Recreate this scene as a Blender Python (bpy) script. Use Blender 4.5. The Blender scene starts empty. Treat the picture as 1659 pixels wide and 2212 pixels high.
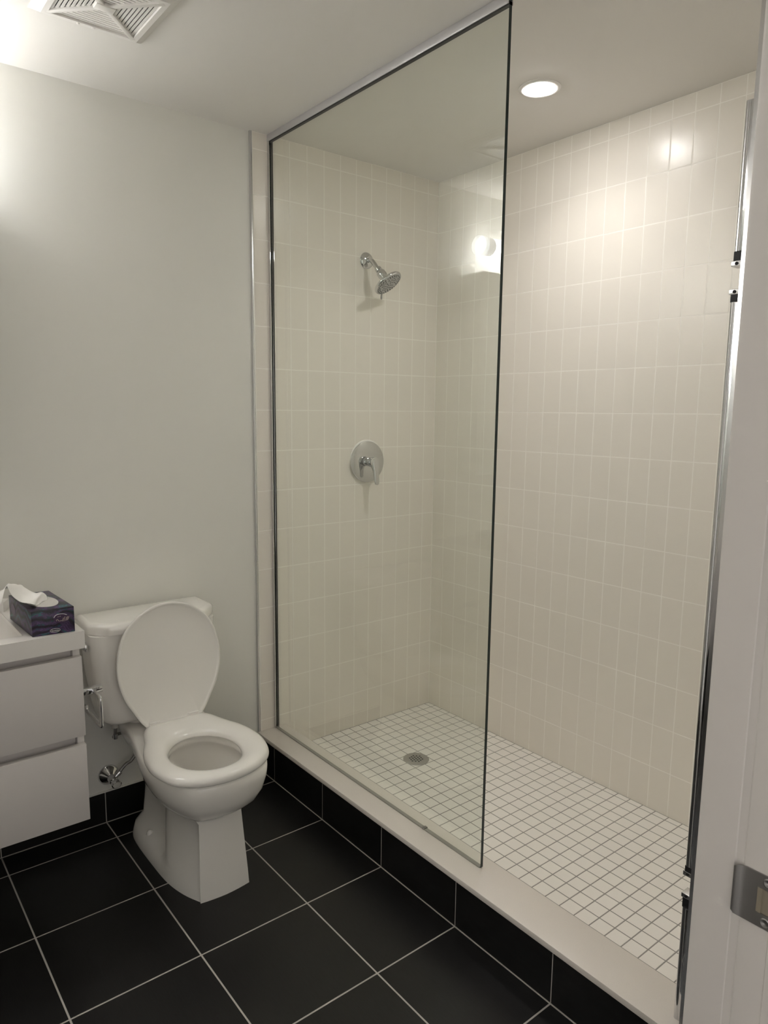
import bpy, bmesh, math, random
from mathutils import Vector, Matrix
random.seed(7)
sc = bpy.context.scene
COL = sc.collection

# ------------------------------------------------------------------ camera
W, H = 1659, 2212
FPX, CX, CY = 1539.989, 807.798, 1116.406
cam_d = bpy.data.cameras.new('camera')
cam = bpy.data.objects.new('camera', cam_d)
COL.objects.link(cam)
R = ((0.78754583, -0.61619455, 0.00870876),
     (-0.08411414, -0.12148257, -0.98902315),
     (0.61048864, 0.77816853, -0.14750377))
CAM = Vector((-2.22505, -2.39806, 1.43990))
m = Matrix.Identity(4)
for i in range(3):
    m[i][0], m[i][1], m[i][2], m[i][3] = R[0][i], -R[1][i], -R[2][i], CAM[i]
cam.matrix_world = m
cam_d.sensor_fit = 'HORIZONTAL'
cam_d.sensor_width = 36.0
cam_d.lens = FPX / W * 36.0
cam_d.shift_x = (W / 2 - CX) / W
cam_d.shift_y = (CY - H / 2) / W
cam_d.clip_start = 0.05
sc.camera = cam

# ------------------------------------------------------------------ world, light levels, exposure
wd = bpy.data.worlds.new('world')
sc.world = wd
wd.use_nodes = True
wd.node_tree.nodes['Background'].inputs[0].default_value = (1.0, 0.96, 0.91, 1)
wd.node_tree.nodes['Background'].inputs[1].default_value = 0.42     # dim corridor light through the doorway
VANITY_E = 14.4      # emission of the bar light over the mirror
LED_E = 56.0         # emission of the recessed lamp in the shower ceiling
LED_W = 0.80         # watts of the same lamp's downward beam
sc.view_settings.view_transform = 'Standard'
sc.view_settings.look = 'None'
sc.view_settings.exposure = 1.16
sc.view_settings.gamma = 1.0
sc.view_settings.use_curve_mapping = False
sc.cycles.max_bounces = 24
sc.cycles.diffuse_bounces = 10
sc.cycles.transparent_max_bounces = 16

# ------------------------------------------------------------------ materials
def mat(name, col, rough=0.5, metal=0.0, spec=0.5, coat=0.0, emit=None, estr=0.0):
    m = bpy.data.materials.new(name)
    m.use_nodes = True
    b = m.node_tree.nodes['Principled BSDF']
    b.inputs['Base Color'].default_value = (*col, 1)
    b.inputs['Roughness'].default_value = rough
    b.inputs['Metallic'].default_value = metal
    b.inputs['Specular IOR Level'].default_value = spec
    b.inputs['Coat Weight'].default_value = coat
    b.inputs['Coat Roughness'].default_value = 0.05
    if emit:
        b.inputs['Emission Color'].default_value = (*emit, 1)
        b.inputs['Emission Strength'].default_value = estr
    return m

def nd(m, t, **kw):
    n = m.node_tree.nodes.new(t)
    for k, v in kw.items():
        setattr(n, k, v)
    return n

def lk(m, a, b):
    m.node_tree.links.new(a, b)

def add_noise(m, scale, strength, dist=0.001, stretch=(1, 1, 1), colour=None, detail=3.0):
    """fine bump and, if asked, a slight colour variation, from object-space noise"""
    b = m.node_tree.nodes['Principled BSDF']
    tc = nd(m, 'ShaderNodeTexCoord')
    mp = nd(m, 'ShaderNodeMapping')
    mp.inputs['Scale'].default_value = stretch
    nz = nd(m, 'ShaderNodeTexNoise')
    nz.inputs['Scale'].default_value = scale
    nz.inputs['Detail'].default_value = detail
    lk(m, tc.outputs['Object'], mp.inputs['Vector'])
    lk(m, mp.outputs['Vector'], nz.inputs['Vector'])
    if strength > 0:
        bp = nd(m, 'ShaderNodeBump')
        bp.inputs['Strength'].default_value = strength
        bp.inputs['Distance'].default_value = dist
        lk(m, nz.outputs['Fac'], bp.inputs['Height'])
        lk(m, bp.outputs['Normal'], b.inputs['Normal'])
    if colour:
        cr = nd(m, 'ShaderNodeValToRGB')
        cr.color_ramp.elements[0].position = 0.3
        cr.color_ramp.elements[1].position = 0.7
        cr.color_ramp.elements[0].color = (*colour[0], 1)
        cr.color_ramp.elements[1].color = (*colour[1], 1)
        lk(m, nz.outputs['Fac'], cr.inputs['Fac'])
        lk(m, cr.outputs['Color'], b.inputs['Base Color'])
    return m

M_paint = add_noise(mat('wall paint', (0.77, 0.762, 0.722), 0.42), 220, 0.12, 0.001)
M_ceil = add_noise(mat('ceiling paint', (0.765, 0.745, 0.715), 0.8), 200, 0.08, 0.001)
M_tile = mat('almond glazed wall tile', (0.83, 0.785, 0.72), 0.27, spec=0.42)
M_grout = mat('pale wall grout', (0.92, 0.885, 0.83), 0.7)
M_mosaic = mat('white matt mosaic tile', (0.90, 0.87, 0.825), 0.45)
M_mgrout = mat('grey mosaic grout', (0.33, 0.315, 0.295), 0.9)
M_black = add_noise(mat('black floor tile', (0.006, 0.0055, 0.005), 0.36, spec=0.4), 60, 0.10, 0.0006,
                    (9, 0.35, 1), ((0.004, 0.0037, 0.0035), (0.009, 0.0083, 0.008)))
M_fgrout = mat('grey floor grout', (0.46, 0.435, 0.405), 0.9)
M_stone = add_noise(mat('pale stone sill', (0.74, 0.695, 0.645), 0.35), 400, 0.0, 0.001, (1, 1, 1),
                    ((0.725, 0.68, 0.63), (0.755, 0.71, 0.66)))
M_china = mat('white vitreous china', (0.84, 0.82, 0.785), 0.08, coat=0.4)
M_seat = mat('white toilet seat plastic', (0.84, 0.82, 0.785), 0.14, coat=0.2)
M_chrome = mat('polished chrome', (0.66, 0.66, 0.67), 0.06, 1.0)
M_alu = mat('satin aluminium', (0.72, 0.72, 0.73), 0.24, 1.0)
M_anod = mat('pale anodised channel', (0.60, 0.59, 0.60), 0.38, 0.55)
M_steel = add_noise(mat('brushed steel', (0.36, 0.35, 0.345), 0.36, 1.0), 300, 0.08, 0.0004, (1, 12, 1))
M_white = mat('white painted metal', (0.80, 0.78, 0.755), 0.35)
M_trim = add_noise(mat('white door paint', (0.58, 0.55, 0.52), 0.4), 300, 0.05, 0.0005)
M_vanity = add_noise(mat('white vanity front', (0.64, 0.61, 0.60), 0.45), 90, 0.05, 0.0004, (0.3, 1, 14))
M_sink = mat('white sink top', (0.80, 0.775, 0.75), 0.12, coat=0.3)
M_dark = mat('dark hollow', (0.012, 0.012, 0.012), 0.8)
M_rubber = mat('black rubber', (0.012, 0.012, 0.013), 0.5)
M_mirror = mat('mirror', (0.82, 0.85, 0.84), 0.01, 1.0)
M_tissue = add_noise(mat('tissue paper', (0.86, 0.84, 0.82), 0.9), 120, 0.15, 0.001)
M_film = mat('clear film slit', (0.55, 0.53, 0.50), 0.25)
M_silver = mat('silver print', (0.62, 0.58, 0.64), 0.4)
M_ink = mat('dark ink', (0.03, 0.03, 0.035), 0.5)
M_purple = mat('purple print', (0.045, 0.015, 0.06), 0.4)
M_hose = add_noise(mat('braided steel hose', (0.35, 0.34, 0.33), 0.35, 0.9), 900, 0.5, 0.001)
M_caulk = mat('white caulk', (0.74, 0.72, 0.68), 0.5)
M_water = mat('still water', (0.62, 0.62, 0.60), 0.03)
M_bar = mat('lit diffuser', (0.9, 0.9, 0.9), 0.4, emit=(1.0, 0.985, 0.975), estr=VANITY_E)
M_cap = mat('glowing end cap', (0.85, 0.86, 0.9), 0.4, emit=(0.93, 0.96, 1.0), estr=4.2)
M_sleeve = mat('glowing sleeve', (0.85, 0.86, 0.88), 0.4, emit=(1.0, 0.98, 0.98), estr=1.5)
M_led = mat('lit lamp lens', (0.9, 0.9, 0.9), 0.4, emit=(1.0, 0.965, 0.94), estr=LED_E)

# clear glass: straight-through tinted transmission and a Fresnel mirror term (Schlick), the same from both sides
M_glass = bpy.data.materials.new('clear shower glass')
M_glass.use_nodes = True
nt = M_glass.node_tree
for n in list(nt.nodes):
    nt.nodes.remove(n)
g = nd(M_glass, 'ShaderNodeNewGeometry')
dp = nd(M_glass, 'ShaderNodeVectorMath', operation='DOT_PRODUCT')
ab = nd(M_glass, 'ShaderNodeMath', operation='ABSOLUTE')
om = nd(M_glass, 'ShaderNodeMath', operation='SUBTRACT')
om.inputs[0].default_value = 1.0
pw = nd(M_glass, 'ShaderNodeMath', operation='POWER')
pw.inputs[1].default_value = 5.0
ma = nd(M_glass, 'ShaderNodeMath', operation='MULTIPLY_ADD')
ma.inputs[1].default_value = 0.96
ma.inputs[2].default_value = 0.042
tr = nd(M_glass, 'ShaderNodeBsdfTransparent')
tr.inputs['Color'].default_value = (0.958, 0.976, 0.955, 1)
gl = nd(M_glass, 'ShaderNodeBsdfGlossy')
gl.inputs['Roughness'].default_value = 0.0
gl.inputs['Color'].default_value = (1, 1, 1, 1)
mx = nd(M_glass, 'ShaderNodeMixShader')
ou = nd(M_glass, 'ShaderNodeOutputMaterial')
lk(M_glass, g.outputs['Normal'], dp.inputs[0])
lk(M_glass, g.outputs['Incoming'], dp.inputs[1])
lk(M_glass, dp.outputs['Value'], ab.inputs[0])
lk(M_glass, ab.outputs[0], om.inputs[1])
lk(M_glass, om.outputs[0], pw.inputs[0])
lk(M_glass, pw.outputs[0], ma.inputs[0])
lk(M_glass, ma.outputs[0], mx.inputs['Fac'])
lk(M_glass, tr.outputs[0], mx.inputs[1])
lk(M_glass, gl.outputs[0], mx.inputs[2])
lk(M_glass, mx.outputs[0], ou.inputs['Surface'])
M_gedge = mat('dark green glass edge', (0.008, 0.022, 0.022), 0.12)

# swirling dark print of the tissue box
M_swirl = mat('swirled box print', (0.05, 0.03, 0.07), 0.35)
_b = M_swirl.node_tree.nodes['Principled BSDF']
_tc = nd(M_swirl, 'ShaderNodeTexCoord')
_mp = nd(M_swirl, 'ShaderNodeMapping')
_mp.inputs['Scale'].default_value = (4, 4, 15)
_mp.inputs['Rotation'].default_value = (0.25, 0.3, 0.5)
_n0 = nd(M_swirl, 'ShaderNodeTexNoise')
_n0.inputs['Scale'].default_value = 9.0
_n0.inputs['Detail'].default_value = 1
_va = nd(M_swirl, 'ShaderNodeVectorMath', operation='MULTIPLY_ADD')
_va.inputs[1].default_value = (0.16, 0.16, 0.16)
_n1 = nd(M_swirl, 'ShaderNodeTexNoise')
_n1.inputs['Scale'].default_value = 4.2
_n1.inputs['Detail'].default_value = 6
_n1.inputs['Roughness'].default_value = 0.62
_n1.inputs['Distortion'].default_value = 0.6
_cr = nd(M_swirl, 'ShaderNodeValToRGB')
els = _cr.color_ramp.elements
els[0].position, els[0].color = 0.30, (0.010, 0.021, 0.026, 1)
els[1].position, els[1].color = 0.74, (0.130, 0.260, 0.286, 1)
for p_, c_ in ((0.37, (0.026, 0.091, 0.143, 1)), (0.41, (0.016, 0.018, 0.031, 1)), (0.455, (0.117, 0.057, 0.182, 1)), (0.48, (0.039, 0.023, 0.057, 1)),
               (0.52, (0.130, 0.068, 0.203, 1)), (0.55, (0.031, 0.026, 0.052, 1)), (0.585, (0.047, 0.195, 0.247, 1)), (0.62, (0.021, 0.042, 0.057, 1)), (0.66, (0.057, 0.195, 0.182, 1))):
    e = els.new(p_)
    e.color = c_
lk(M_swirl, _tc.outputs['Object'], _n0.inputs['Vector'])
lk(M_swirl, _n0.outputs['Color'], _va.inputs[0])
lk(M_swirl, _tc.outputs['Object'], _va.inputs[2])
lk(M_swirl, _va.outputs[0], _mp.inputs['Vector'])
lk(M_swirl, _mp.outputs['Vector'], _n1.inputs['Vector'])
lk(M_swirl, _n1.outputs['Fac'], _cr.inputs['Fac'])
_wv = nd(M_swirl, 'ShaderNodeTexWave')
_wv.bands_direction = 'Z'
_wv.inputs['Scale'].default_value = 14.0
_wv.inputs['Distortion'].default_value = 9.0
_wv.inputs['Detail'].default_value = 4.0
_wv.inputs['Detail Scale'].default_value = 0.7
_wm = nd(M_swirl, 'ShaderNodeMath', operation='MULTIPLY_ADD')
_wm.inputs[1].default_value = 0.85
_wm.inputs[2].default_value = 0.10
_vs = nd(M_swirl, 'ShaderNodeVectorMath', operation='SCALE')
lk(M_swirl, _va.outputs[0], _wv.inputs['Vector'])
lk(M_swirl, _wv.outputs['Fac'], _wm.inputs[0])
lk(M_swirl, _cr.outputs['Color'], _vs.inputs[0])
lk(M_swirl, _wm.outputs[0], _vs.inputs['Scale'])
lk(M_swirl, _vs.outputs[0], _b.inputs['Base Color'])

# ------------------------------------------------------------------ object helpers (shapes are given in world coordinates)
ORG = {}

def thing(name, label, cat, loc, group=None, kind=None):
    o = bpy.data.objects.new(name, None)
    COL.objects.link(o)
    o.empty_display_size = 0.05
    o.location = loc
    ORG[o] = Vector(loc)
    if label:
        o['label'] = label
    if cat:
        o['category'] = cat
    if group:
        o['group'] = group
    if kind:
        o['kind'] = kind
    return o

def obj(name, bm, mats, parent=None, loc=None, label=None, cat=None, kind=None, smooth=True, angle=40):
    if not isinstance(mats, (list, tuple)):
        mats = [mats]
    org = ORG[parent] if parent is not None else Vector(loc or (0, 0, 0))
    bmesh.ops.recalc_face_normals(bm, faces=bm.faces)
    bmesh.ops.translate(bm, verts=bm.verts, vec=-org)
    me = bpy.data.meshes.new(name)
    bm.to_mesh(me)
    bm.free()
    for q in mats:
        me.materials.append(q)
    o = bpy.data.objects.new(name, me)
    COL.objects.link(o)
    if parent is not None:
        o.parent = parent
    else:
        o.location = org
    ORG[o] = org
    if smooth:
        me.polygons.foreach_set('use_smooth', [True] * len(me.polygons))
        if angle == 180 and len(mats) > 1:      # tiled meshes: the grout bed stays flat shaded
            for p_ in me.polygons:
                if p_.material_index == 1:
                    p_.use_smooth = False
        if angle < 180:
            me.set_sharp_from_angle(angle=math.radians(angle))
    if label:
        o['label'] = label
    if cat:
        o['category'] = cat
    if kind:
        o['kind'] = kind
    return o

def box(bm, x0, x1, y0, y1, z0, z1, bev=0.0, seg=2, mi=0, mtx=None):
    vs = [bm.verts.new(v) for v in ((x0, y0, z0), (x1, y0, z0), (x1, y1, z0), (x0, y1, z0),
                                    (x0, y0, z1), (x1, y0, z1), (x1, y1, z1), (x0, y1, z1))]
    fs = [bm.faces.new([vs[i] for i in q]) for q in ((3, 2, 1, 0), (4, 5, 6, 7), (0, 1, 5, 4), (1, 2, 6, 5), (2, 3, 7, 6), (3, 0, 4, 7))]
    for f in fs:
        f.material_index = mi
    allv = set(vs)
    if bev > 0:
        es = set(e for f in fs for e in f.edges)
        r = bmesh.ops.bevel(bm, geom=list(es), offset=bev, segments=seg, affect='EDGES', profile=0.5)
        allv = set(v for v in vs if v.is_valid) | set(r['verts'])
        for f in r['faces']:
            f.material_index = mi
    if mtx is not None:
        bmesh.ops.transform(bm, matrix=mtx, verts=[v for v in allv if v.is_valid])
    return bm

def B(*a, **k):
    return box(bmesh.new(), *a, **k)

def loft(bm, rings, cap0=True, cap1=True, closed=True, mi=0):
    rv = [[bm.verts.new(p) for p in r] for r in rings]
    n = len(rv[0])
    for a, b in zip(rv, rv[1:]):
        for i in range(n if closed else n - 1):
            j = (i + 1) % n
            f = bm.faces.new((a[i], a[j], b[j], b[i]))
            f.material_index = mi
    if cap0:
        bm.faces.new(rv[0]).material_index = mi
    if cap1:
        bm.faces.new(rv[-1]).material_index = mi
    return rv

def frame(axis):
    a = Vector(axis).normalized()
    t = Vector((0, 0, 1)) if abs(a.z) < 0.9 else Vector((1, 0, 0))
    u = a.cross(t).normalized()
    return a, u, a.cross(u).normalized()

def lathe(bm, prof, c, axis, n=40, cap0=True, cap1=True, mi=0):
    """prof: (radius, distance along the axis)"""
    a, u, v = frame(axis)
    c = Vector(c)
    rings = []
    for r, h in prof:
        rings.append([c + a * h + (u * math.cos(2 * math.pi * i / n) + v * math.sin(2 * math.pi * i / n)) * max(r, 1e-5) for i in range(n)])
    loft(bm, rings, cap0, cap1, mi=mi)
    return bm

def catmull(pts, k, closed=False):
    n = len(pts)
    out = []
    rng = n if closed else n - 1
    for i in range(rng):
        g_ = (lambda j: pts[j % n]) if closed else (lambda j: pts[max(0, min(n - 1, j))])
        p0, p1, p2, p3 = g_(i - 1), g_(i), g_(i + 1), g_(i + 2)
        for s in range(k):
            t = s / k
            out.append(tuple(0.5 * (2 * b + (c - a) * t + (2 * a - 5 * b + 4 * c - d) * t * t + (3 * b - a - 3 * c + d) * t ** 3)
                             for a, b, c, d in zip(p0, p1, p2, p3)))
    if not closed:
        out.append(tuple(pts[-1]))
    return out

def tube(bm, path, r, n=14, mi=0, caps=True):
    pts = [Vector(p) for p in path]
    rings = []
    u = None
    for i, p in enumerate(pts):
        d = (pts[min(i + 1, len(pts) - 1)] - pts[max(i - 1, 0)]).normalized()
        if u is None:
            u = frame(d)[1]
        u = (u - d * u.dot(d)).normalized()
        v = d.cross(u)
        rr = r[i] if isinstance(r, (list, tuple)) else r
        rings.append([p + (u * math.cos(2 * math.pi * k / n) + v * math.sin(2 * math.pi * k / n)) * rr for k in range(n)])
    loft(bm, rings, caps, caps, mi=mi)
    return bm

def fillet(path, r, seg=6):
    pts = [Vector(p) for p in path]
    out = [pts[0]]
    for a, b, c in zip(pts, pts[1:], pts[2:]):
        d1, d2 = (a - b).normalized(), (c - b).normalized()
        p0, p1 = b + d1 * r, b + d2 * r
        for s in range(seg + 1):
            t = s / seg
            out.append((1 - t) ** 2 * p0 + 2 * t * (1 - t) * b + t * t * p1)
    out.append(pts[-1])
    return out

def rrect(x0, x1, y0, y1, r, k=6):
    """rounded rectangle outline (list of 2D points, anticlockwise)"""
    out = []
    for cx, cy, a0 in ((x1 - r, y1 - r, 0), (x0 + r, y1 - r, 90), (x0 + r, y0 + r, 180), (x1 - r, y0 + r, 270)):
        for i in range(k + 1):
            a = math.radians(a0 + 90 * i / k)
            out.append((cx + r * math.cos(a), cy + r * math.sin(a)))
    return out

def pillow(bm, o, u, v, nrm, w, h, e1, e2, depth, tilt=0.0, mi=0):
    """one tile: rounded edges, flat field; o = corner, u/v = directions, nrm = outward"""
    o, u, v, nrm = Vector(o), Vector(u), Vector(v), Vector(nrm)
    ta, tb = random.uniform(-tilt, tilt), random.uniform(-tilt, tilt)
    rings = []
    for ins, dp_ in ((0, depth), (e1, depth * 0.22), (e2, 0.0), (e2 * 1.8, 0.0)):
        r_ = []
        for a, b in ((ins, ins), (w - ins, ins), (w - ins, h - ins), (ins, h - ins)):
            r_.append(o + u * a + v * b + nrm * (-dp_ + ta * (a / w - .5) + tb * (b / h - .5)))
        rings.append(r_)
    loft(bm, rings, False, True, mi=mi)

# ------------------------------------------------------------------ the setting
CEIL = 2.4163
PW, PH = 0.07669, 0.1535
ROW0 = 1.7449
SF = 0.055            # shower floor level
XC = -0.9129          # black curb face
SILL = 0.165
YE = -1.768           # shower end wall
YN = -2.059           # near wall of the bathroom, bathroom side
XL = -2.97            # left wall

# back wall, painted part and tiled part
wb = obj('wall_back', B(XL - .1, 0.12, 0.008, 0.12, -0.02, CEIL), M_paint, loc=(-1.3, 0.008, 0), kind='structure',
         label='pale grey painted wall behind the toilet and shower')
bm = bmesh.new()
box(bm, XC + 0.003, 0.0, 0.00012, 0.008, 0.0, CEIL, mi=1)
zs = [SF - 0.01] + [ROW0 - r * PH for r in range(10, -5, -1) if ROW0 - r * PH > SF + .02] + [CEIL]
xs = [XC + 0.004] + [-0.0641 + PW * (c - 9) for c in range(-1, 10)] + [0.0]
G = 0.0011
for zi in range(len(zs) - 1):
    for xi in range(len(xs) - 1):
        x0, x1, z0, z1 = xs[xi] + G, xs[xi + 1] - G, zs[zi] + G, zs[zi + 1] - G
        if z1 - z0 > 0.006 and x1 - x0 > 0.004:
            e = min(0.0024, (x1 - x0) * .2)
            pillow(bm, (x0, 0, z0), (1, 0, 0), (0, 0, 1), (0, -1, 0), x1 - x0, z1 - z0, e * .3, e * .55, 0.0006, 0.00004)
obj('wall_tiling', bm, [M_tile, M_grout], wb, angle=180, label='almond vertical wall tiles with pale grout')

# right wall, fully tiled
wr = obj('wall_right', B(0.007, 0.12, YN - .14, 0.008, -0.02, CEIL), M_paint, loc=(0.007, -1, 0), kind='structure',
         label='long tiled side wall of the shower')
bm = bmesh.new()
box(bm, 0.00012, 0.007, YE, 0.008, 0.0, CEIL, mi=1)
ys = [0.0] + [-(0.4583 + PW * c) for c in range(-5, 18) if -(0.4583 + PW * c) > YE + .02] + [YE]
for zi in range(len(zs) - 1):
    for yi in range(len(ys) - 1):
        y1, y0, z0, z1 = ys[yi] - G, ys[yi + 1] + G, zs[zi] + G, zs[zi + 1] - G
        if z1 - z0 > 0.006:
            pillow(bm, (0, y0, z0), (0, 1, 0), (0, 0, 1), (-1, 0, 0), y1 - y0, z1 - z0, .0005, .0013, 0.0006, 0.00005)
obj('wall_tiling', bm, [M_tile, M_grout], wr, angle=180, label='almond vertical wall tiles with pale grout')

# shower end wall, near wall with doorway, left wall
obj('wall_end', B(XC, 0.007, YN, YE, 0.0, CEIL), M_paint, loc=(XC, YE, 0), kind='structure')
bm = B(-1.500, 0.007, YN - .14, YN, 0, CEIL)
box(bm, -2.50, -1.500, YN - .14, YN, 2.06, CEIL)
box(bm, XL, -2.50, YN - .14, YN, 0, CEIL)
obj('wall_front', bm, M_paint, loc=(-1.5, YN, 0), kind='structure')
obj('wall_left', B(XL - .1, XL, YN - .14, 0.008, -0.02, CEIL), M_paint, loc=(XL, -1, 0), kind='structure')
obj('ceiling', B(XL - .1, 0.12, YN - 1.2, 0.12, CEIL, CEIL + .06), M_ceil, loc=(-1.3, -1, CEIL), kind='structure')

# black floor tiles
FP, FX, FY = 0.33411, -1.19132, -0.10891
bm = bmesh.new()
box(bm, XL, XC + .004, -3.4, 0.008, -0.03, -0.0005, mi=1)
fx = [XC] + [FX - k * FP for k in range(0, 6)] + [XL]
fy = [0.0] + [FY - k * FP for k in range(0, 10)] + [-3.4]
for i in range(len(fx) - 1):
    for j in range(len(fy) - 1):
        x1, x0, y1, y0 = fx[i] - .0019, fx[i + 1] + .0019, fy[j] - .0019, fy[j + 1] + .0019
        if x1 - x0 > .01 and y1 - y0 > .01:
            pillow(bm, (x0, y0, 0), (1, 0, 0), (0, 1, 0), (0, 0, 1), x1 - x0, y1 - y0, .0004, .0010, 0.0012)
obj('floor', bm, [M_black, M_fgrout], loc=(-1.5, -1, 0), kind='structure', angle=180,
    label='black square floor tiles with light grout lines')

# black tile skirting along the back wall
bm = bmesh.new()
BH = 0.112
box(bm, XL, XC, 0.0012, 0.008, 0.0, BH - .001, mi=1)
for i in range(len(fx) - 1):
    x1, x0 = fx[i] - .0013, fx[i + 1] + .0013
    pillow(bm, (x0, 0, 0.0015), (1, 0, 0), (0, 0, 1), (0, -1, 0), x1 - x0, BH - .0015, .0005, .0012, .0016)
bb = obj('baseboard_back', bm, [M_black, M_fgrout], loc=(-1.5, 0, 0), kind='structure', angle=180,
         label='black tile skirting behind the toilet')
obj('caulk_line', B(XL, XC, 0.001, 0.008, BH - .001, BH + .004), M_caulk, bb, label='white caulk bead on the skirting')

# raised shower pan: mosaic floor
bm = bmesh.new()
box(bm, -0.80, 0.0015, YE, 0.0015, 0.0, SF - .0004, mi=1)
MP = 0.0494
mx_ = [-0.001] + [-0.0277 - MP * k for k in range(0, 16) if -0.0277 - MP * k > -0.79] + [-0.7935]
my_ = [-0.001] + [-0.0466 - MP * k for k in range(0, 40) if -0.0466 - MP * k > YE + .01] + [YE]
for i in range(len(mx_) - 1):
    for j in range(len(my_) - 1):
        x1, x0, y1, y0 = mx_[i] - .0015, mx_[i + 1] + .0015, my_[j] - .0015, my_[j + 1] + .0015
        if x1 - x0 > .005 and y1 - y0 > .005:
            pillow(bm, (x0, y0, SF), (1, 0, 0), (0, 1, 0), (0, 0, 1), x1 - x0, y1 - y0, .0003, .0008, 0.0009)
obj('floor_shower', bm, [M_mosaic, M_mgrout], loc=(-.4, -.9, 0), kind='structure', angle=180,
    label='white mosaic shower floor with grey grout grid')

# curb: black face tiles and stone sill
cb = thing('shower_curb', 'low curb of black tiles with a pale stone sill along the shower', 'shower curb', (XC, -.9, 0), kind='structure')
bm = bmesh.new()
box(bm, XC + .0012, -0.80, YE, 0.0015, 0.0, 0.1485, mi=1)
cy = [0.0015] + [FY - k * FP for k in range(0, 5)] + [YE]
for j in range(len(cy) - 1):
    y1, y0 = cy[j] - .0013, cy[j + 1] + .0013
    pillow(bm, (XC, y1, 0.0016), (0, -1, 0), (0, 0, 1), (-1, 0, 0), y1 - y0, 0.1485 - .0018, .0005, .0012, .0016)
obj('curb_tiling', bm, [M_black, M_fgrout], cb, angle=180, label='black curb tiles')
obj('sill', B(-0.9245, -0.793, YE, 0.0012, 0.1487, SILL, bev=.0015), M_stone, cb, label='pale beige stone sill')

# metal tile edge trims
obj('trim_1', B(XC - .0065, XC + .003, -.0022, 0.008, SILL, CEIL, bev=.0012), M_alu, loc=(XC, 0, SILL), kind='structure',
    label='metal edge trim where the tiles meet the painted wall')
obj('trim_2', B(XC - .004, XC, -1.84, YE + .0015, SILL, CEIL, bev=.0008), M_alu, loc=(XC, YE, SILL), kind='structure',
    label='metal edge trim on the near corner of the shower')

# door frame at the right edge of the picture
XJ = -1.514
dj = thing('door_1', 'white door frame at the right edge with a steel strike plate', 'door frame', (XJ, -2.12, 0), kind='structure')
prof = [(-1.502, -2.057), (XJ + .004, -2.057), (XJ + .001, -2.0585), (XJ, -2.062), (XJ, -2.0985), (XJ + .0012, -2.0996), (XJ + .0015, -2.1015),
        (XJ + .0015, -2.1075), (XJ + .0004, -2.1085), (XJ, -2.1095), (XJ, -2.1365), (XJ - .0012, -2.1378), (XJ - .0012, -2.2), (-1.5, -2.2)]
bm = bmesh.new()
loft(bm, [[(x, y, z) for x, y in prof] for z in (0.0, 2.06)])
obj('jamb', bm, M_trim, dj, angle=30)
obj('head', B(-2.48, XJ, -2.2, -2.06, 2.03, 2.06), M_trim, dj)
obj('jamb', B(-2.50, -2.48, -2.2, -2.06, 0, 2.06), M_trim, dj)
# strike plate with curved lip
bm = bmesh.new()
zc = 0.957
zt, zb = zc + .0285, zc - .0285
path = [(XJ + .0005, -2.1005), (XJ - .0035, -2.1000), (XJ - .0040, -2.1030), (XJ - .0026, -2.107), (XJ - .0018, -2.112)]
ins = [.007, .004, .0016, .0004, 0]
a_ = []
for (x, y), i_ in zip(path, ins):
    a_.append((x, y, zb + i_, zt - i_))
def strip(bm, cols, th):
    for s in (0, 1):
        pass
    ringsv = []
    for x, y, z0, z1 in cols:
        ringsv.append([(x, y, z0), (x, y, z1), (x + th, y, z1), (x + th, y, z0)])
    loft(bm, ringsv)
strip(bm, a_ + [(XJ - .0018, -2.1235, zb, zt)], .0014)
y0h, y1h, z0h, z1h = -2.1235, -2.146, zc - .0135, zc + .0135      # latch hole
box(bm, XJ - .0018, XJ - .0004, y1h, y0h, z1h, zt)
box(bm, XJ - .0018, XJ - .0004, y1h, y0h, zb, z0h)
box(bm, XJ - .0018, XJ - .0004, -2.156, y1h, zb, zt)
sp = obj('strike_plate', bm, M_steel, dj, angle=50, label='grey steel strike plate')
bm = bmesh.new()
box(bm, XJ - .0005, XJ - .0003, y1h, y0h, z0h, z1h)
box(bm, XJ - .0016, XJ - .0004, y0h - .0045, y0h, z0h, z1h)
obj('latch_pocket', bm, mat('bare wood pocket', (0.22, 0.19, 0.14), 0.7), sp)
for z in (zc + .0215, zc - .0215):
    bm = lathe(bmesh.new(), ((.0052, 0), (.0052, .0004), (.0042, .0010), (.0016, .0006), (.0008, .0002)), (XJ - .0018, -2.1335, z), (-1, 0, 0), 24)
    obj('screw', bm, M_steel, sp)

# ------------------------------------------------------------------ shower screen
XG0, XG1 = -0.8450, -0.8350
GY = -1.139
ss = thing('shower_screen', 'frameless fixed glass shower panel standing on the stone sill', 'shower screen', (-.84, -.57, SILL))
bm = B(XG0, XG1, GY, -0.004, SILL + .002, 2.404)
for f in bm.faces:
    f.material_index = 0 if abs(f.normal.x) > .9 else 1
bm.normal_update()
for f in bm.faces:
    f.material_index = 0 if abs(f.normal.x) > .9 else 1
obj('glass_pane', bm, [M_glass, M_gedge], ss, smooth=False)
bm = bmesh.new()
zt0 = 2.3925
box(bm, XG0 - .0045, XG0 - .0012, GY, 0.0, zt0, CEIL - .0004, bev=.0006)
box(bm, XG1 + .0012, XG1 + .0045, GY, 0.0, zt0, CEIL - .0004, bev=.0006)
box(bm, XG0 - .0012, XG1 + .0012, GY + .001, -.001, 2.4075, CEIL - .0005)
hc = obj('header_channel', bm, M_anod, ss, label='slim metal ceiling channel')
obj('gasket', B(XG0 - .0012, XG1 + .0012, GY, -.004, 2.391, 2.3985), M_rubber, hc)
bm = bmesh.new()
box(bm, XG0 - .004, XG0 - .001, -.014, 0.0, SILL, zt0, bev=.0005)
box(bm, XG1 + .001, XG1 + .004, -.014, 0.0, SILL, zt0, bev=.0005)
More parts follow.
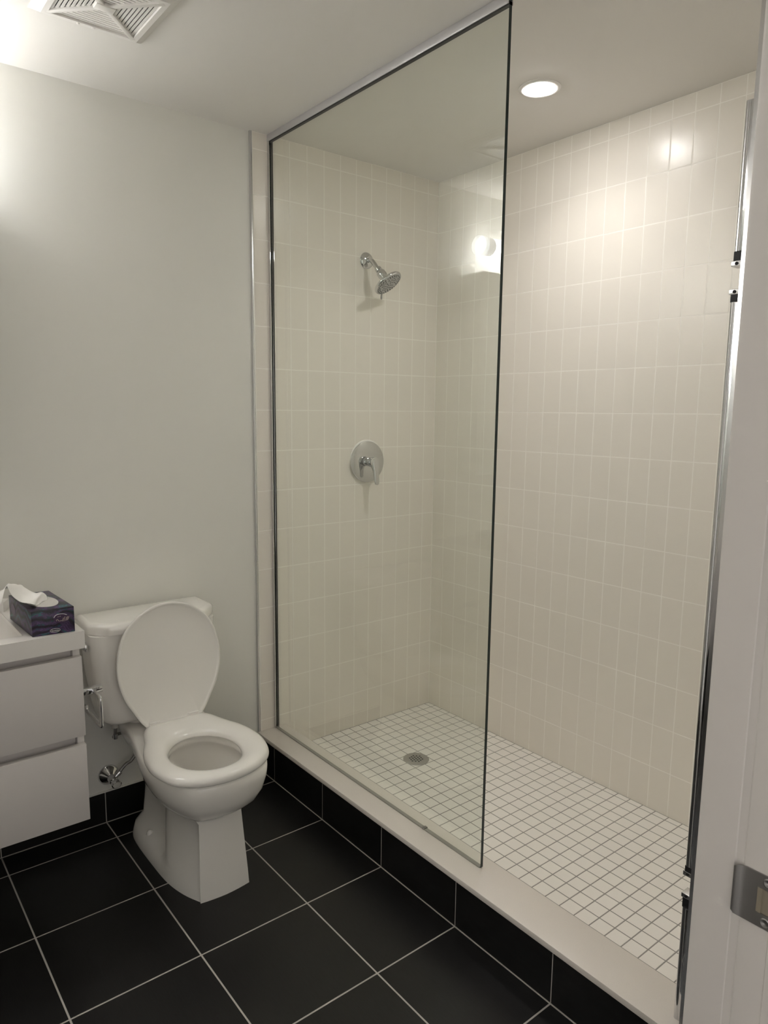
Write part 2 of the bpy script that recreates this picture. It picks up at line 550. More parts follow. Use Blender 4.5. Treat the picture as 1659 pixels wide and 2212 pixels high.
box(bm, XG0 - .001, XG1 + .001, -.004, -.0005, SILL + .001, zt0 - .001)
obj('wall_channel', bm, M_chrome, ss, label='thin chrome wall channel')
obj('setting_block', B(XG0 - .002, XG1 + .002, -.905, -.895, SILL, SILL + .006), M_steel, ss)
obj('sealant', B(XG0 - .0012, XG1 + .0012, GY + .004, -.004, SILL, SILL + .0028), mat('grey sealant', (.30, .29, .26), .4), ss)

# hinge rail on the shower end wall (three lengths with gaps at the two hinge places)
hr = thing('hinge_rail', 'tall chrome rail with two hinge gaps at the near end of the shower', 'hinge rail', (-.87, -1.75, SILL))
RX0, RX1, RY0, RY1 = -.884, -.858, YE + .0005, -1.7355
for z0, z1 in ((SILL, .425), (.518, 1.641), (1.730, 1.984)):
    bm = bmesh.new()
    box(bm, RX0, RX1, RY0, RY1 - .011, z0, z1, bev=.001)
    lathe(bm, ((.0062, 0), (.0062, z1 - z0)), (RX0 + .006, RY1 - .0068, z0), (0, 0, 1), 20)
    box(bm, RX0 + .012, RX1, RY1 - .013, RY1 - .002, z0, z1, bev=.0006)
    obj('channel', bm, M_chrome, hr, label='chrome channel length')
for z0, z1, up in ((.425, .456, 1), (.496, .518, 0), (1.641, 1.664, 1), (1.704, 1.730, 0)):
    bt = .0095
    zm0, zm1 = (z1 - bt, z1) if up else (z0, z0 + bt)
    cl = obj('clip', B(RX0 + .001, RX1, RY0, RY1 + .002, zm0, zm1, bev=.0006), M_alu, hr, label='square metal clip')
    obj('seal', B(RX0 + .002, RX1, RY0, RY1 - .001, z0 if up else zm1, zm0 if up else z1), M_rubber, cl, label='black rubber seal')
    zz = (zm0 + zm1) / 2
    obj('screw', lathe(bmesh.new(), ((.003, 0), (.003, .0012), (.0014, .0006)), (RX0 + .001, RY1 - .008, zz), (-1, 0, 0), 18), M_dark, cl)

# ------------------------------------------------------------------ shower fittings
AX = -0.395
sh = thing('fixed_shower', 'chrome shower head on a bent arm on the tiled wall', 'shower head', (AX, 0, 2.041))
obj('flange', lathe(bmesh.new(), ((.032, 0), (.0325, .003), (.030, .007), (.022, .011), (.0135, .014), (.013, .02)), (AX, 0, 2.041), (0, -1, 0), 48), M_chrome, sh)
pth = catmull([(AX, 0, 2.041), (AX, -.018, 2.041), (AX, -.034, 2.037), (AX, -.050, 2.024), (AX, -.066, 2.007), (AX, -.078, 1.994)], 6)
obj('arm', tube(bmesh.new(), pth, .0095, 18), M_chrome, sh)
d = Vector((.27, -.55, -.79)).normalized()
c0 = Vector((AX, -.0745, 2.001))
bm = lathe(bmesh.new(), ((.0098, 0), (.0135, .001), (.0140, .012), (.0115, .0135), (.0125, .016), (.0165, .019), (.0185, .022), (.0190, .040),
                         (.0165, .046), (.0165, .050), (.022, .055), (.036, .062), (.052, .067), (.0590, .070), (.0612, .074), (.0605, .079), (.0575, .082)), c0, d, 56, True, False)
body = obj('head', bm, M_chrome, sh)
cf = c0 + d * .0815
bm = lathe(bmesh.new(), ((.058, -.003), (.058, 0), (.054, .0012), (.02, .0016), (.001, .0016)), cf, d, 56)
face = obj('spray_face', bm, mat('grey spray plate', (.46, .46, .465), .3, .3), body, label='grey spray plate')
_, fu, fv = frame(d)
bm = bmesh.new()
for rr, n_, off in ((.050, 30, 0), (.043, 24, .1), (.033, 15, .3), (.025, 10, .1), (.015, 6, 0), (.007, 3, .4)):
    for k in range(n_):
        if rr in (.033, .043) and k % 5 == 2:
            continue
        a = 2 * math.pi * k / n_ + off
        lathe(bm, ((.0022, 0), (.0020, .0012), (.0010, .0022)), cf + d * .0012 + (fu * math.cos(a) + fv * math.sin(a)) * rr, d, 8)
obj('nozzles', bm, M_rubber, body, label='black rubber nozzles').__setitem__('kind', 'stuff')
side = Vector((0.02, .82, -.57))
side = (side - d * side.dot(d)).normalized()
tip = cf + side * .055
obj('lever', tube(bmesh.new(), [tip - side * .004, tip + side * .006 + d * .003, tip + side * .014 + d * .010, tip + side * .018 + d * .014], [.0035, .0045, .0045, .003], 12), M_chrome, body)

vx, vz = -0.388, 1.2255
sv = thing('shower_valve', 'round chrome shower valve plate with a lever handle below the shower head', 'shower valve', (vx, 0, vz))
obj('gasket', lathe(bmesh.new(), ((.086, 0), (.086, .004), (.084, .005)), (vx, 0, vz + .0065), (0, -1, 0), 64), mat('pale gasket', (.90, .87, .84), .6), sv, label='pale gasket ring')
obj('plate', lathe(bmesh.new(), ((.0865, .004), (.0872, .007), (.086, .0105), (.082, .0125), (.04, .0135), (.001, .0135)), (vx, 0, vz), (0, -1, 0), 72), M_chrome, sv)
obj('stem', lathe(bmesh.new(), ((.019, .013), (.019, .034), (.0175, .036)), (vx, 0, vz), (0, -1, 0), 36), M_chrome, sv)
hd = obj('handle', lathe(bmesh.new(), ((.0205, .036), (.0215, .038), (.0215, .066), (.020, .0685), (.001, .070)), (vx, 0, vz), (0, -1, 0), 36), M_chrome, sv)
rings = []
for z, hw, y0, y1 in ((vz + .0195, .0100, -.052, -.069), (vz + .010, .0190, -.050, -.0705), (vz - .004, .0205, -.050, -.0715), (vz - .02, .0175, -.054, -.0725),
                      (vz - .04, .0128, -.061, -.0742), (vz - .06, .0118, -.0655, -.0758), (vz - .078, .0122, -.069, -.0772), (vz - .088, .0105, -.0705, -.0778), (vz - .0925, .005, -.0715, -.0776)):
    rings.append([(vx + px_, py_, z) for px_, py_ in rrect(-hw, hw, y1, y0, min(hw, (y0 - y1) / 2) * .9, 4)])
bm = bmesh.new()
loft(bm, rings)
obj('lever', bm, M_chrome, hd)

dx, dy = -.4235, -.390
M_drain = add_noise(mat('dull drain steel', (0.52, 0.51, 0.49), 0.45, 0.8), 300, 0.05, 0.0004)
dr = thing('floor_drain', 'round grey metal drain in the mosaic shower floor', 'drain', (dx, dy, SF))
obj('plate', lathe(bmesh.new(), ((.052, -.002), (.052, .0012), (.050, .0022), (.001, .0022)), (dx, dy, SF), (0, 0, 1), 64), M_drain, dr)
hexs = []
for q in range(-2, 3):
    for r_ in range(-2, 3):
        if abs(q + r_) <= 2:
            hexs.append(((q + r_ / 2) * .0128, r_ * .0128 * .866))
ca, sa = math.cos(.25), math.sin(.25)
for hx, hy in hexs:
    obj('hole', lathe(bmesh.new(), ((.0036, .0020), (.0036, .0026)), (dx + hx * ca - hy * sa, dy + hx * sa + hy * ca, SF), (0, 0, 1), 14), M_dark, dr)

# ------------------------------------------------------------------ ceiling lamp and fan
LX, LY = -.391, -.860
lp = thing('ceiling_light', 'lit round recessed ceiling light above the shower', 'ceiling light', (LX, LY, CEIL))
obj('trim_ring', lathe(bmesh.new(), ((.0635, 0), (.0635, .002), (.0600, .0045), (.050, .0055), (.047, .0035), (.047, 0)), (LX, LY, CEIL), (0, 0, -1), 64, False, False), M_white, lp)
obj('lens', lathe(bmesh.new(), ((.047, .001), (.0465, .0045), (.040, .0075), (.024, .0095), (.001, .010)), (LX, LY, CEIL), (0, 0, -1), 64), M_led, lp, label='bright lit lens')
ld = bpy.data.lights.new('lamp_beam', 'AREA')
ld.shape, ld.size, ld.energy, ld.color, ld.spread = 'DISK', .088, LED_W, (1.0, 0.965, 0.94), math.radians(132)
lo = bpy.data.objects.new('lamp_beam', ld)
COL.objects.link(lo)
lo.parent = lp
lo.location = (0, 0, -.0115)

FXC, FYC, FS = -1.578, -.495, .141
ef = thing('exhaust_fan', 'square white louvred exhaust fan grille in the ceiling', 'exhaust fan', (FXC, FYC, CEIL))
def sq(h, z):
    return [(FXC - h, FYC - h, z), (FXC + h, FYC - h, z), (FXC + h, FYC + h, z), (FXC - h, FYC + h, z)]
ZB = CEIL - .0145
bm = bmesh.new()
loft(bm, [sq(FS, CEIL), sq(FS, CEIL - .002), sq(FS - .003, CEIL - .003), sq(FS - .021, CEIL - .013), sq(FS - .0225, ZB), sq(FS - .036, ZB - .0005), sq(FS - .0375, ZB + .008)], False, False)
obj('frame', bm, M_white, ef, angle=25)
obj('backing', B(FXC - .106, FXC + .106, FYC - .106, FYC + .106, CEIL - .004, CEIL - .001), M_dark, ef, label='dark fan opening')
bm = bmesh.new()
for ang in (45, 135):
    mt = Matrix.Translation((FXC, FYC, 0)) @ Matrix.Rotation(math.radians(ang), 4, 'Z')
    box(bm, -.152, .152, -.0062, .0062, ZB - .0008, CEIL - .005, bev=.001, mtx=mt)
obj('cross_rib', bm, M_white, ef)
for ang in (0, 90, 180, 270):
    mt = Matrix.Translation((FXC, FYC, 0)) @ Matrix.Rotation(math.radians(ang), 4, 'Z')
    bm = bmesh.new()
    for k in range(9):
        dd = .0225 + k * .0096
        hl = dd - .0082
        tl = Matrix.Translation((0, -dd, CEIL - .0095)) @ Matrix.Rotation(math.radians(4), 4, 'X')
        box(bm, -hl, hl, -.0033, .0033, -.0009, .0009, mtx=mt @ tl)
    obj('louvre', bm, M_white, ef)
obj('hub', B(-.024, .024, -.0145, .0145, ZB - .003, CEIL - .005, bev=.0025, mtx=Matrix.Translation((FXC, FYC, 0))), M_white, ef)
for sx in (-.019, .019):
    obj('screw', lathe(bmesh.new(), ((.0036, 0), (.0032, .0018), (.001, .0024)), (FXC + sx - .012, FYC + FS - .029, ZB), (0, 0, -1), 16), M_white, ef)

# ------------------------------------------------------------------ toilet
TX = -1.362
tl = thing('toilet', 'white two piece toilet with its lid raised beside the vanity', 'toilet', (TX, -.33, 0))
def ring_from(half, z, k=4):
    pts = [(-a, b) for a, b in half[:0:-1]] if False else None
    full = [(a, b) for a, b in half] + [(-a, b) for a, b in half[-2:0:-1]]
    full = [(TX + a, b, z) for a, b in full]
    return catmull(full, k, True)
SL = [
    (0.000, [(0, -.10), (.06, -.10), (.108, -.112), (.124, -.18), (.125, -.34), (.120, -.445), (.103, -.523), (.0785, -.582), (.0745, -.5905), (0, -.598)]),
    (0.012, [(0, -.10), (.06, -.10), (.108, -.112), (.124, -.18), (.125, -.34), (.1195, -.445), (.1025, -.523), (.078, -.581), (.074, -.5895), (0, -.597)]),
    (0.045, [(0, -.10), (.058, -.10), (.10, -.115), (.112, -.18), (.115, -.34), (.116, -.435), (.100, -.52), (.077, -.578), (.073, -.5865), (0, -.594)]),
    (0.066, [(0, -.10), (.05, -.10), (.072, -.113), (.074, -.18), (.074, -.35), (.110, -.405), (.097, -.51), (.0755, -.576), (.072, -.5845), (0, -.592)]),
    (0.150, [(0, -.10), (.05, -.10), (.060, -.113), (.060, -.18), (.062, -.355), (.100, -.385), (.088, -.49), (.071, -.568), (.068, -.5765), (0, -.584)]),
    (0.235, [(0, -.10), (.05, -.10), (.062, -.113), (.062, -.18), (.066, -.352), (.094, -.38), (.083, -.48), (.0675, -.559), (.0645, -.5675), (0, -.575)]),
    (0.248, [(0, -.10), (.055, -.10), (.068, -.113), (.070, -.18), (.080, -.33), (.098, -.40), (.090, -.48), (.075, -.556), (.070, -.566), (0, -.577)]),
    (0.262, [(0, -0.090), (.06, -0.090), (.080, -0.105), (.090, -0.180), (.108, -0.317), (.125, -0.407), (.118, -0.504), (.088, -0.582), (.055, -0.604), (0, -0.612)]),
    (0.285, [(0, -0.075), (.07, -0.075), (.090, -0.092), (.100, -0.180), (.124, -0.300), (.143, -0.407), (.138, -0.514), (.104, -0.602), (.060, -0.630), (0, -0.640)]),
    (0.320, [(0.000, -0.060), (0.092, -0.060), (0.112, -0.078), (0.120, -0.180), (0.140, -0.290), (0.160, -0.397), (0.156, -0.514), (0.118, -0.618), (0.066, -0.650), (0.000, -0.661)]),
    (0.360, [(0.000, -0.050), (0.104, -0.050), (0.127, -0.068), (0.133, -0.180), (0.149, -0.280), (0.169, -0.387), (0.167, -0.514), (0.126, -0.627), (0.070, -0.661), (0.000, -0.672)]),
    (0.388, [(0.000, -0.050), (0.104, -0.050), (0.129, -0.068), (0.135, -0.180), (0.151, -0.280), (0.170, -0.387), (0.168, -0.514), (0.127, -0.629), (0.070, -0.663), (0.000, -0.674)]),
    (0.396, [(0.000, -0.054), (0.101, -0.054), (0.125, -0.071), (0.131, -0.180), (0.147, -0.280), (0.166, -0.387), (0.164, -0.514), (0.124, -0.625), (0.068, -0.659), (0.000, -0.670)]),
    (0.399, [(0.000, -0.062), (0.095, -0.062), (0.118, -0.078), (0.124, -0.180), (0.140, -0.280), (0.159, -0.387), (0.157, -0.514), (0.118, -0.618), (0.064, -0.652), (0.000, -0.663)]),
]
KS = 4
# smooth the slices in height too
cols = [ring_from(h, z, KS) for z, h in SL]
bm = bmesh.new()
outer = loft(bm, cols, True, False)[-1]
HC = Vector((TX, -.480, 0))
def inner(sx, sy, z, dy=0.0):
    r_ = []
    for v in outer:
        a = math.atan2(v.co.x - TX, v.co.y - HC.y)
        r_.append((TX + sx * math.sin(a), HC.y + dy + sy * math.cos(a), z))
    return r_
prev = outer
for sx, sy, z, dy_ in ((.112, .145, .399, 0), (.106, .139, .394, 0), (.106, .139, .375, 0), (.122, .155, .362, 0), (.120, .152, .33, 0), (.105, .132, .27, .01), (.075, .095, .215, .02), (.045, .055, .18, .03), (.02, .025, .168, .03)):
    cur = [bm.verts.new(p) for p in inner(sx, sy, z, dy_)]
    for i in range(len(cur)):
        j = (i + 1) % len(cur)
        bm.faces.new((prev[i], prev[j], cur[j], cur[i]))
    prev = cur
bm.faces.new(prev)
bowl = obj('bowl', bm, M_china, tl, angle=65, label='white china bowl and pedestal')
obj('water', lathe(bmesh.new(), ((.066, 0), (.001, 0.0)), (TX, HC.y + .02, .207), (0, 0, 1), 40, False, True), M_water, bowl, label='still water in the bowl')
for s in (-1, 1):
    obj('bolt_cap', lathe(bmesh.new(), ((.012, 0), (.0125, .004), (.010, .012), (.005, .016), (.001, .0165)), (TX + s * .095, -.235, .046), (0, 0, 1), 24), M_china, bowl)
# seat
SO = [(0, -.230), (.078, -.229), (.100, -.237), (.117, -.268), (.136, -.330), (.162, -.395), (.1755, -.460), (.1755, -.530), (.148, -.612), (.086, -.661), (0, -.678)]
so = [(x, y) for x, y, _ in ring_from(SO, 0, 6)]
bm = bmesh.new()
HS = (TX - .003, -.486)
def seat_ring(u_, z):
    r_ = []
    for x, y in so:
        a = math.atan2(x - HS[0], y - HS[1])
        ix, iy = HS[0] + .105 * math.sin(a), HS[1] + .129 * math.cos(a)
        r_.append((x + (ix - x) * u_, y + (iy - y) * u_, z))
    return r_
rs = [seat_ring(u_, z) for u_, z in ((.06, .401), (.0, .405), (-.01, .411), (.0, .4175), (.05, .4235), (.14, .4275), (.30, .4300), (.50, .4300), (.70, .4275), (.86, .4220), (.95, .4150), (1.0, .4065), (1.0, .4025), (.96, .401))]
loft(bm, rs + [rs[0]], False, False)
bmesh.ops.remove_doubles(bm, verts=bm.verts, dist=1e-6)
for v in bm.verts:
    v.co.x += .004 + (v.co.y + .23) * .028
seat = obj('seat', bm, M_seat, tl, angle=180, label='white plastic seat ring')
# raised lid leaning back against the tank
hz, hy = .418, -.236
up = Vector((0, .030, .397)).normalized()
nr = Vector((0, -up.z, up.y))           # towards the room
LO = [(0, 0), (.085, 0), (.097, .006), (.115, .030), (.135, .065), (.156, .105), (.1705, .155), (.1745, .205), (.1675, .258), (.149, .312), (.113, .355), (.060, .388), (0, .3995)]
lo2 = catmull([(a, b) for a, b in LO] + [(-a, b) for a, b in LO[-2:0:-1]], 6, True)
def lid_ring(sc_, dn):
    cyl = .22
    return [Vector((TX + a * sc_, hy, hz)) + up * (cyl + (b - cyl) * sc_) + nr * dn for a, b in lo2]
bm = bmesh.new()
loft(bm, [lid_ring(.90, -.0095), lid_ring(.97, -.008), lid_ring(1.0, -.004), lid_ring(1.004, .001), lid_ring(1.0, .005), lid_ring(.988, .0065), lid_ring(.965, .0065), lid_ring(.955, .0055), lid_ring(.93, .0035), lid_ring(.5, .0025)])
obj('lid', bm, M_seat, tl, angle=35, label='white lid standing open')
for s in (-1, 1):
    bm = B(TX + s * .066 - .019, TX + s * .066 + .019, -.243, -.213, .4255, .4345, bev=.003)
    lathe(bm, ((.007, -.020), (.007, .020)), (TX + s * .066, -.237, .425), (1, 0, 0), 16)
    obj('hinge', bm, M_seat, seat)
# tank and tank lid
def tank_ring(hw, y0, y1, r, z):
    return [(TX - .024 + a, b, z) for a, b in rrect(-hw, hw, y1, y0, r, 6)]
bm = bmesh.new()
loft(bm, [tank_ring(.085, -.050, -.140, .035, .399), tank_ring(.088, -.048, -.142, .035, .415), tank_ring(.140, -.042, -.155, .036, .417), tank_ring(.163, -.034, -.165, .040, .422), tank_ring(.175, -.030, -.171, .042, .434), tank_ring(.181, -.028, -.173, .042, .447),
          tank_ring(.191, -.026, -.177, .042, .50), tank_ring(.201, -.024, -.181, .040, .58), tank_ring(.207, -.022, -.184, .038, .66), tank_ring(.210, -.020, -.186, .036, .731)])
obj('tank', bm, M_china, tl, angle=50)
def lid_oct(g_, z):
    pts = [(.213, -.006), (.216, -.010), (.216, -.135), (.210, -.145), (.166, -.192), (.155, -.197)]
    full = [(a, b) for a, b in pts] + [(-a, b) for a, b in pts[::-1]]
    return [(TX - .021 + a * (1 - g_ / .216), -.10 + (b + .10) * (1 - g_ / .097), z) for a, b in full]
bm = bmesh.new()
loft(bm, [lid_oct(.010, .7312), lid_oct(.001, .7318), lid_oct(0, .735), lid_oct(0, .751), lid_oct(.001, .758), lid_oct(.005, .764), lid_oct(.011, .7675), lid_oct(.018, .769)])
obj('tank_lid', bm, M_china, tl, angle=35)
# flush lever on the left side of the tank
bm = lathe(bmesh.new(), ((.013, 0), (.013, .003), (.009, .005), (.008, .014)), (TX - .2315, -.105, .692), (-1, 0, .05), 28)
fl = obj('flush_lever', bm, M_chrome, tl, label='chrome flush lever')
obj('lever_arm', B(TX - .2475, TX - .2365, -.150, -.090, .680, .704, bev=.004), M_chrome, fl)

# water supply under the tank
vxs, vzs = -1.509, .171
ws = thing('water_supply', 'chrome shut off valve and hose on the wall left of the toilet', 'water valve', (vxs, .008, vzs))
obj('escutcheon', lathe(bmesh.new(), ((.036, 0), (.0355, .003), (.031, .008), (.022, .015), (.015, .022), (.0105, .026)), (vxs, .008, vzs), (0, -1, 0), 40), M_chrome, ws)
bm = lathe(bmesh.new(), ((.0105, .0), (.0105, .03), (.014, .031), (.0145, .058), (.012, .062), (.009, .064), (.009, .074)), (vxs, .008, vzs), (0, -1, 0), 28)
lathe(bm, ((.008, 0), (.008, .022), (.0095, .023), (.0095, .034), (.006, .036)), (vxs, -.036, vzs), (.75, 0, .66), 24)
vb = obj('valve_body', bm, M_chrome, ws)
rings = []
for y_, k_ in ((-.064, .7), (-.066, 1), (-.079, 1), (-.082, .8)):
    rings.append([(vxs + .021 * k_ * math.cos(2 * math.pi * i / 28) * .8, y_, vzs + .021 * k_ * math.sin(2 * math.pi * i / 28) * .62) for i in range(28)])
bm = bmesh.new()
loft(bm, rings)
obj('handle', bm, M_chrome, vb)
p0 = Vector((vxs, -.036, vzs)) + Vector((.75, 0, .66)) * .034
pth = catmull([tuple(p0), tuple(p0 + Vector((.022, 0, .020))), (-1.440, -.034, .222), (-1.412, -.032, .262), (-1.415, -.030, .302), (-1.450, -.030, .326), (-1.492, -.040, .332), (-1.512, -.080, .345), (-1.514, -.104, .368), (-1.514, -.108, .400)], 8)
obj('hose', tube(bmesh.new(), pth, .0056, 12), M_hose, ws)
obj('coupling', lathe(bmesh.new(), ((.0145, 0), (.0145, .010), (.011, .011), (.011, .026)), (-1.514, -.108, .4165), (0, 0, -1), 12), mat('white plastic nut', (.55, .53, .5), .4), ws)
obj('ferrule', lathe(bmesh.new(), ((.007, 0), (.007, .016)), (-1.514, -.107, .366), (0, 0, -1), 16), M_chrome, ws)

# ------------------------------------------------------------------ vanity
VR, VL = -1.703, -2.94
va = thing('vanity_cabinet', 'white wall hung vanity cabinet with two wide drawers', 'vanity', (-2.32, -.22, .303))
bm = B(VL, VR - .019, -.425, -.410, .309, .7995)
box(bm, VL, VR - .019, -.410, .0075, .309, .325)
box(bm, VL, VL + .016, -.410, .0075, .325, .7995)
box(bm, VL + .016, VR - .019, -.005, .0075, .325, .7995)
obj('carcass', bm, M_vanity, va, smooth=False)
obj('side_panel', B(VR - .018, VR, -.4405, .0075, .303, .7995, bev=.0006), M_vanity, va)
for z0, z1 in ((.303, .5255), (.5515, .7765)):
    obj('drawer_front', B(VL, VR - .0002, -.460, -.4412, z0, z1, bev=.0007), M_vanity, va)
# sink top with a rectangular basin
vt = thing('sink_top', 'white rectangular sink top on the vanity, tissue box on its corner', 'sink', (-2.32, -.23, .80))
TX0, TX1, TY0, TY1, ZT = VL - .01, -1.694, -.4645, .0075, .848
BX0, BX1, BY0, BY1 = -2.80, -1.836, -.415, -.115
bm = bmesh.new()
box(bm, TX0, TX1, TY0, BY0, .800, ZT)
box(bm, TX0, TX1, BY1, TY1, .800, ZT)
box(bm, BX1, TX1, BY0, BY1, .800, ZT)
box(bm, TX0, BX0, BY0, BY1, .800, ZT)
bmesh.ops.remove_doubles(bm, verts=bm.verts, dist=1e-6)
obj('slab', bm, M_sink, vt, smooth=False)
bm = bmesh.new()
loft(bm, [[(a, b, z) for a, b in rrect(BX0 + i_, BX1 - i_, BY0 + i_, BY1 - i_, .012 + i_)] for i_, z in ((-.002, ZT - .0006), (0, ZT - .002), (.003, ZT - .01), (.012, ZT - .07), (.03, ZT - .092), (.08, ZT - .10))], False, True)
obj('basin', bm, M_sink, vt)

# paper holder on the side of the vanity
ph = thing('paper_holder', 'empty chrome toilet paper holder on the side of the vanity', 'paper holder', (VR, -.30, .614))
obj('post', B(VR, -1.606, -.3095, -.2905, .6035, .6235, bev=.003, seg=3), M_chrome, ph)
hx = -1.634
pth = fillet([(hx, -.300, .6125), (hx, -.372, .6125), (hx, -.372, .5225), (hx, -.225, .5225), (hx, -.225, .5400)], .010)
obj('loop', tube(bmesh.new(), pth, .0056, 14), M_chrome, ph)

# ------------------------------------------------------------------ tissue box and carton on the sink top
A = Vector((-1.8185, -.4445, ZT))
ux = Vector((.1035, -.0105, 0)).normalized()
uy = Vector((-.048, .9988, 0))               # the carton is pushed slightly out of square
BWX, BWY, BHZ = .104, .214, .069
mtb = Matrix(((ux.x, uy.x, 0, A.x), (ux.y, uy.y, 0, A.y), (0, 0, 1, A.z), (0, 0, 0, 1)))
def L2(p):
    return mtb @ Vector(p)
tb = thing('tissue_box', 'dark purple and teal tissue box with a white tissue pulled out', 'tissue box', tuple(L2((BWX / 2, BWY / 2, 0))))
obj('carton', B(0, BWX, 0, BWY, 0, BHZ, bev=.0008, mtx=mtb), M_swirl, tb, label='swirled purple and teal carton')
def oval(bm, cx, cy, rx, ry, z, th, n=40, face='top'):
    rings = []
    for h in (0, th):
        r_ = []
        for i in range(n):
            a = 2 * math.pi * i / n
            if face == 'top':
                r_.append(L2((cx + rx * math.cos(a), cy + ry * math.sin(a), z + h)))
            elif face == 'front':
                r_.append(L2((cx + rx * math.cos(a), z - h, cy + ry * math.sin(a))))
            else:
                r_.append(L2((z - h, cx + rx * math.cos(a), cy + ry * math.sin(a))))
        rings.append(r_)
    loft(bm, rings)
    return bm
obj('opening', oval(bmesh.new(), .052, .095, .037, .069, BHZ - .0004, .0008), M_film, tb, label='oval opening with clear film')
# pulled tissue: a creased sheet from the slit over a ridge to the left, hanging over the carton edge
GR = [
    [(-1.893, -.395, .905), (-1.892, -.350, .912), (-1.890, -.300, .910), (-1.888, -.260, .908)],
    [(-1.878, -.400, .940), (-1.873, -.350, .945), (-1.868, -.305, .942), (-1.862, -.265, .938)],
    [(-1.8640, -.402, .9840), (-1.8500, -.360, .9790), (-1.8300, -.315, .9660), (-1.8110, -.275, .9530)],
    [(-1.8560, -.418, .9630), (-1.8380, -.372, .9610), (-1.8170, -.325, .9530), (-1.7960, -.280, .9440)],
    [(-1.8380, -.425, .9420), (-1.8210, -.378, .9430), (-1.8010, -.330, .9390), (-1.7820, -.285, .9340)],
    [(-1.8130, -.422, .9320), (-1.7990, -.375, .9350), (-1.7830, -.330, .9340), (-1.7690, -.292, .9270)],
    [(-1.8000, -.408, .9240), (-1.7830, -.368, .9330), (-1.7660, -.335, .9380), (-1.7570, -.300, .9260)],
    [(-1.7960, -.398, .9190), (-1.7800, -.365, .9230), (-1.7570, -.338, .9300), (-1.7510, -.305, .9210)],
    [(-1.7900, -.392, .9178), (-1.7740, -.366, .9178), (-1.7540, -.345, .9178), (-1.7500, -.312, .9178)],
]
rowsA = [catmull(q, 6) for q in GR]
colsA = [catmull([rowsA[i][j] for i in range(len(rowsA))], 5) for j in range(len(rowsA[0]))]
bm = bmesh.new()
vg = []
for j, c_ in enumerate(colsA):
    row = []
    for i, p_ in enumerate(c_):
        w_ = .0009 * math.sin(j * .9 + i * .35) * min(1, i / 8)
        row.append(bm.verts.new((p_[0], p_[1], p_[2] + w_)))
    vg.append(row)
for a_, b_ in zip(vg, vg[1:]):
    for i in range(len(a_) - 1):
        bm.faces.new((a_[i], a_[i + 1], b_[i + 1], b_[i]))
ti = obj('tissue', bm, M_tissue, tb, angle=180, label='white tissue draped over the left edge')
sm = ti.modifiers.new('thickness', 'SOLIDIFY')
sm.thickness = .0006
# printed marks on the front
em = obj('emblem', oval(bmesh.new(), .0725, .0405, .0200, .0128, -.0002, .0004, face='front'), M_purple, tb, label='purple oval emblem')
def stroke(bm, pts, r_=.0006):
    tube(bm, [L2((x, -.0006, z)) for x, z in pts], r_, 6)
bm = bmesh.new()
stroke(bm, catmull([(.0535, .0445), (.0575, .0500), (.066, .0528), (.077, .0522), (.0855, .0485)], 5), .0009)
obj('emblem_rim', bm, M_silver, em, label='silver rim of the emblem')
bm = bmesh.new()
for x, z0, z1 in ((.0735, .0325, .0415), (.0772, .0320, .0445), (.0815, .0330, .0430), (.0845, .0335, .0445), (.0870, .0345, .0435)):
    stroke(bm, [(x, z0), (x + .0035, z1)], .00055)
stroke(bm, catmull([(.0600, .0345), (.0590, .0375), (.0625, .0390), (.0640, .0350), (.0660, .0345)], 4), .0005)
stroke(bm, catmull([(.0665, .0345), (.0680, .0335), (.0705, .0350), (.0725, .0335)], 4), .0005)
stroke(bm, [(.0625, .0455), (.0655, .0462)], .0005)
stroke(bm, [(.0670, .0462), (.0705, .0468)], .0005)
obj('emblem_lines', bm, mat('pale gold print', (.62, .52, .48), .4), em, label='pale script lines on the emblem')
sm_ = obj('side_emblem', oval(bmesh.new(), .172, .037, .020, .017, -.0002, .0004, face='side'), mat('grey violet print', (.20, .16, .22), .4), tb, label='grey violet emblem on the left side')
bm = bmesh.new()
ring_o = [(.055 + .0122 * math.cos(2 * math.pi * i / 36), .0103 + .0049 * math.sin(2 * math.pi * i / 36)) for i in range(36)]
tube(bm, [L2((x, -.0005, z)) for x, z in ring_o + ring_o[:1]], .00045, 6)
lg = obj('logo_ring', bm, M_tissue, tb, label='white oval ring')
def text(s, size, pos, m_, parent, name, label=None):
    cu = bpy.data.curves.new(name, 'FONT')
    cu.body = s
    cu.size = size
    cu.align_x, cu.align_y = 'CENTER', 'CENTER'
    cu.extrude = .0002
    tmp = bpy.data.objects.new('tmp', cu)
    COL.objects.link(tmp)
    dg = bpy.context.evaluated_depsgraph_get()
    me = bpy.data.meshes.new_from_object(tmp.evaluated_get(dg))
    bpy.data.objects.remove(tmp)
    bm = bmesh.new()
    bm.from_mesh(me)
    bpy.data.meshes.remove(me)
    for v in bm.verts:
        v.co = L2((pos[0] + v.co.x, -.0006 - v.co.z, pos[1] + v.co.y))
    return obj(name, bm, m_, parent, smooth=False, label=label)
text('Scotties', .0056, (.055, .0101), M_tissue, lg, 'lettering', 'white logo lettering')

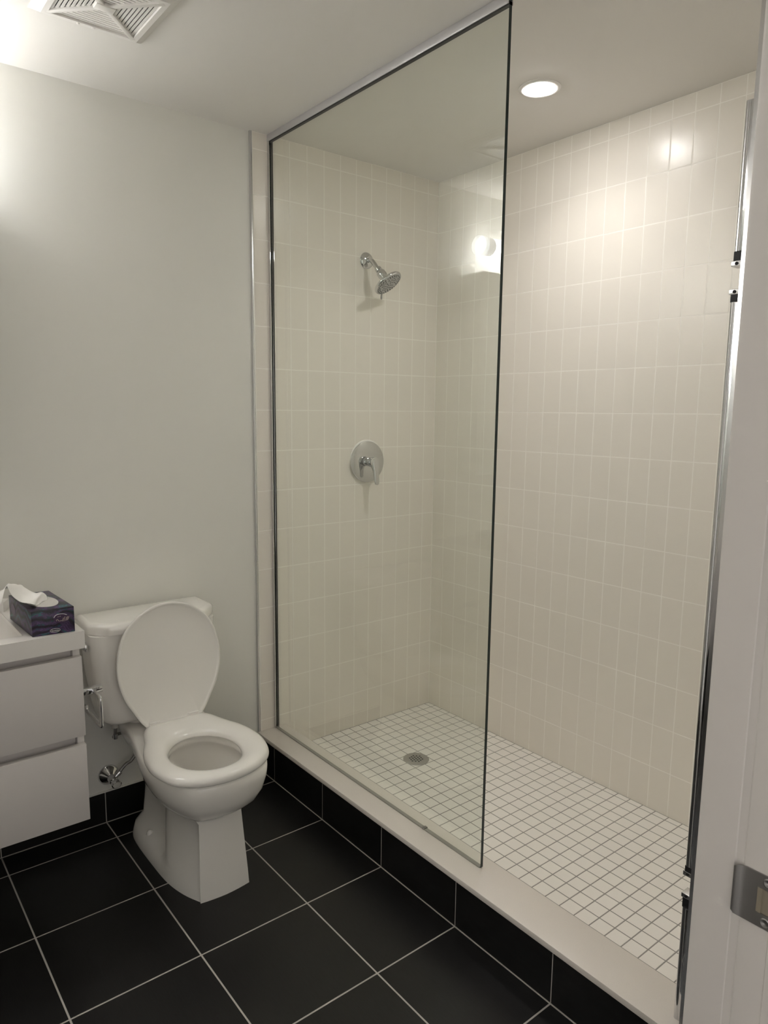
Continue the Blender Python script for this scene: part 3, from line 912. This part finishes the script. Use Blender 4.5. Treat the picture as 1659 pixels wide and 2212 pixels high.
cr_ = Matrix.Translation((-1.905, -.112, ZT)) @ Matrix.Rotation(math.radians(-28), 4, 'Z')
wc = thing('carton_box', 'small white carton with a dark mark behind the tissue box', 'box', (-1.86, -.09, ZT))
obj('carton', B(0, .085, 0, .05, 0, .03, bev=.001, mtx=cr_), mat('white card', (.78, .76, .74), .5), wc)
bm = bmesh.new()
for k in range(3):
    box(bm, .052 + k * .0055, .0555 + k * .0055, -.0006, .0002, .010 + .002 * (k % 2), .017 - .001 * k, mtx=cr_)
obj('printed_mark', bm, M_ink, wc, label='small dark printed mark')

# ------------------------------------------------------------------ mirror cabinet and bar light over the sink (seen in the glass)
mc = thing('mirror_cabinet', 'mirrored medicine cabinet over the sink, seen reflected in the glass', 'mirror cabinet', (-2.32, 0, 1.15))
obj('body', B(-2.80, -1.834, -.117, .0075, 1.15, 2.050), M_mirror, mc, smooth=False)
obj('door', B(-2.80, -1.833, -.127, -.1175, 1.15, 2.051), M_mirror, mc, smooth=False)
bl = thing('vanity_light', 'lit white tube light over the mirror, seen reflected in the glass', 'wall light', (-2.315, .0075, 2.163))
BLY, BLZ, BLR = -.095, 2.164, .0385
obj('backplate', B(-2.42, -2.20, -.012, .0075, 2.115, 2.213, bev=.003), M_white, bl)
obj('bracket', B(-2.36, -2.26, BLY + BLR * .8, -.012, 2.145, 2.183), M_white, bl)
obj('diffuser', lathe(bmesh.new(), ((BLR, 0), (BLR, .80)), (-1.915, BLY, BLZ), (-1, 0, 0), 48), M_bar, bl, label='bright lit diffuser tube')
for s, xx in ((1, -1.915), (-1, -2.715)):
    ec = obj('end_cap', lathe(bmesh.new(), ((BLR + .0025, .064), (BLR + .003, .066), (BLR + .003, .0725), (BLR, .0745), (.001, .0755)), (xx, BLY, BLZ), (s, 0, 0), 48), M_cap, bl, label='pale glowing end cap')
    obj('sleeve', lathe(bmesh.new(), ((BLR + .0005, 0), (BLR + .0005, .064)), (xx, BLY, BLZ), (s, 0, 0), 48), M_sleeve, ec)
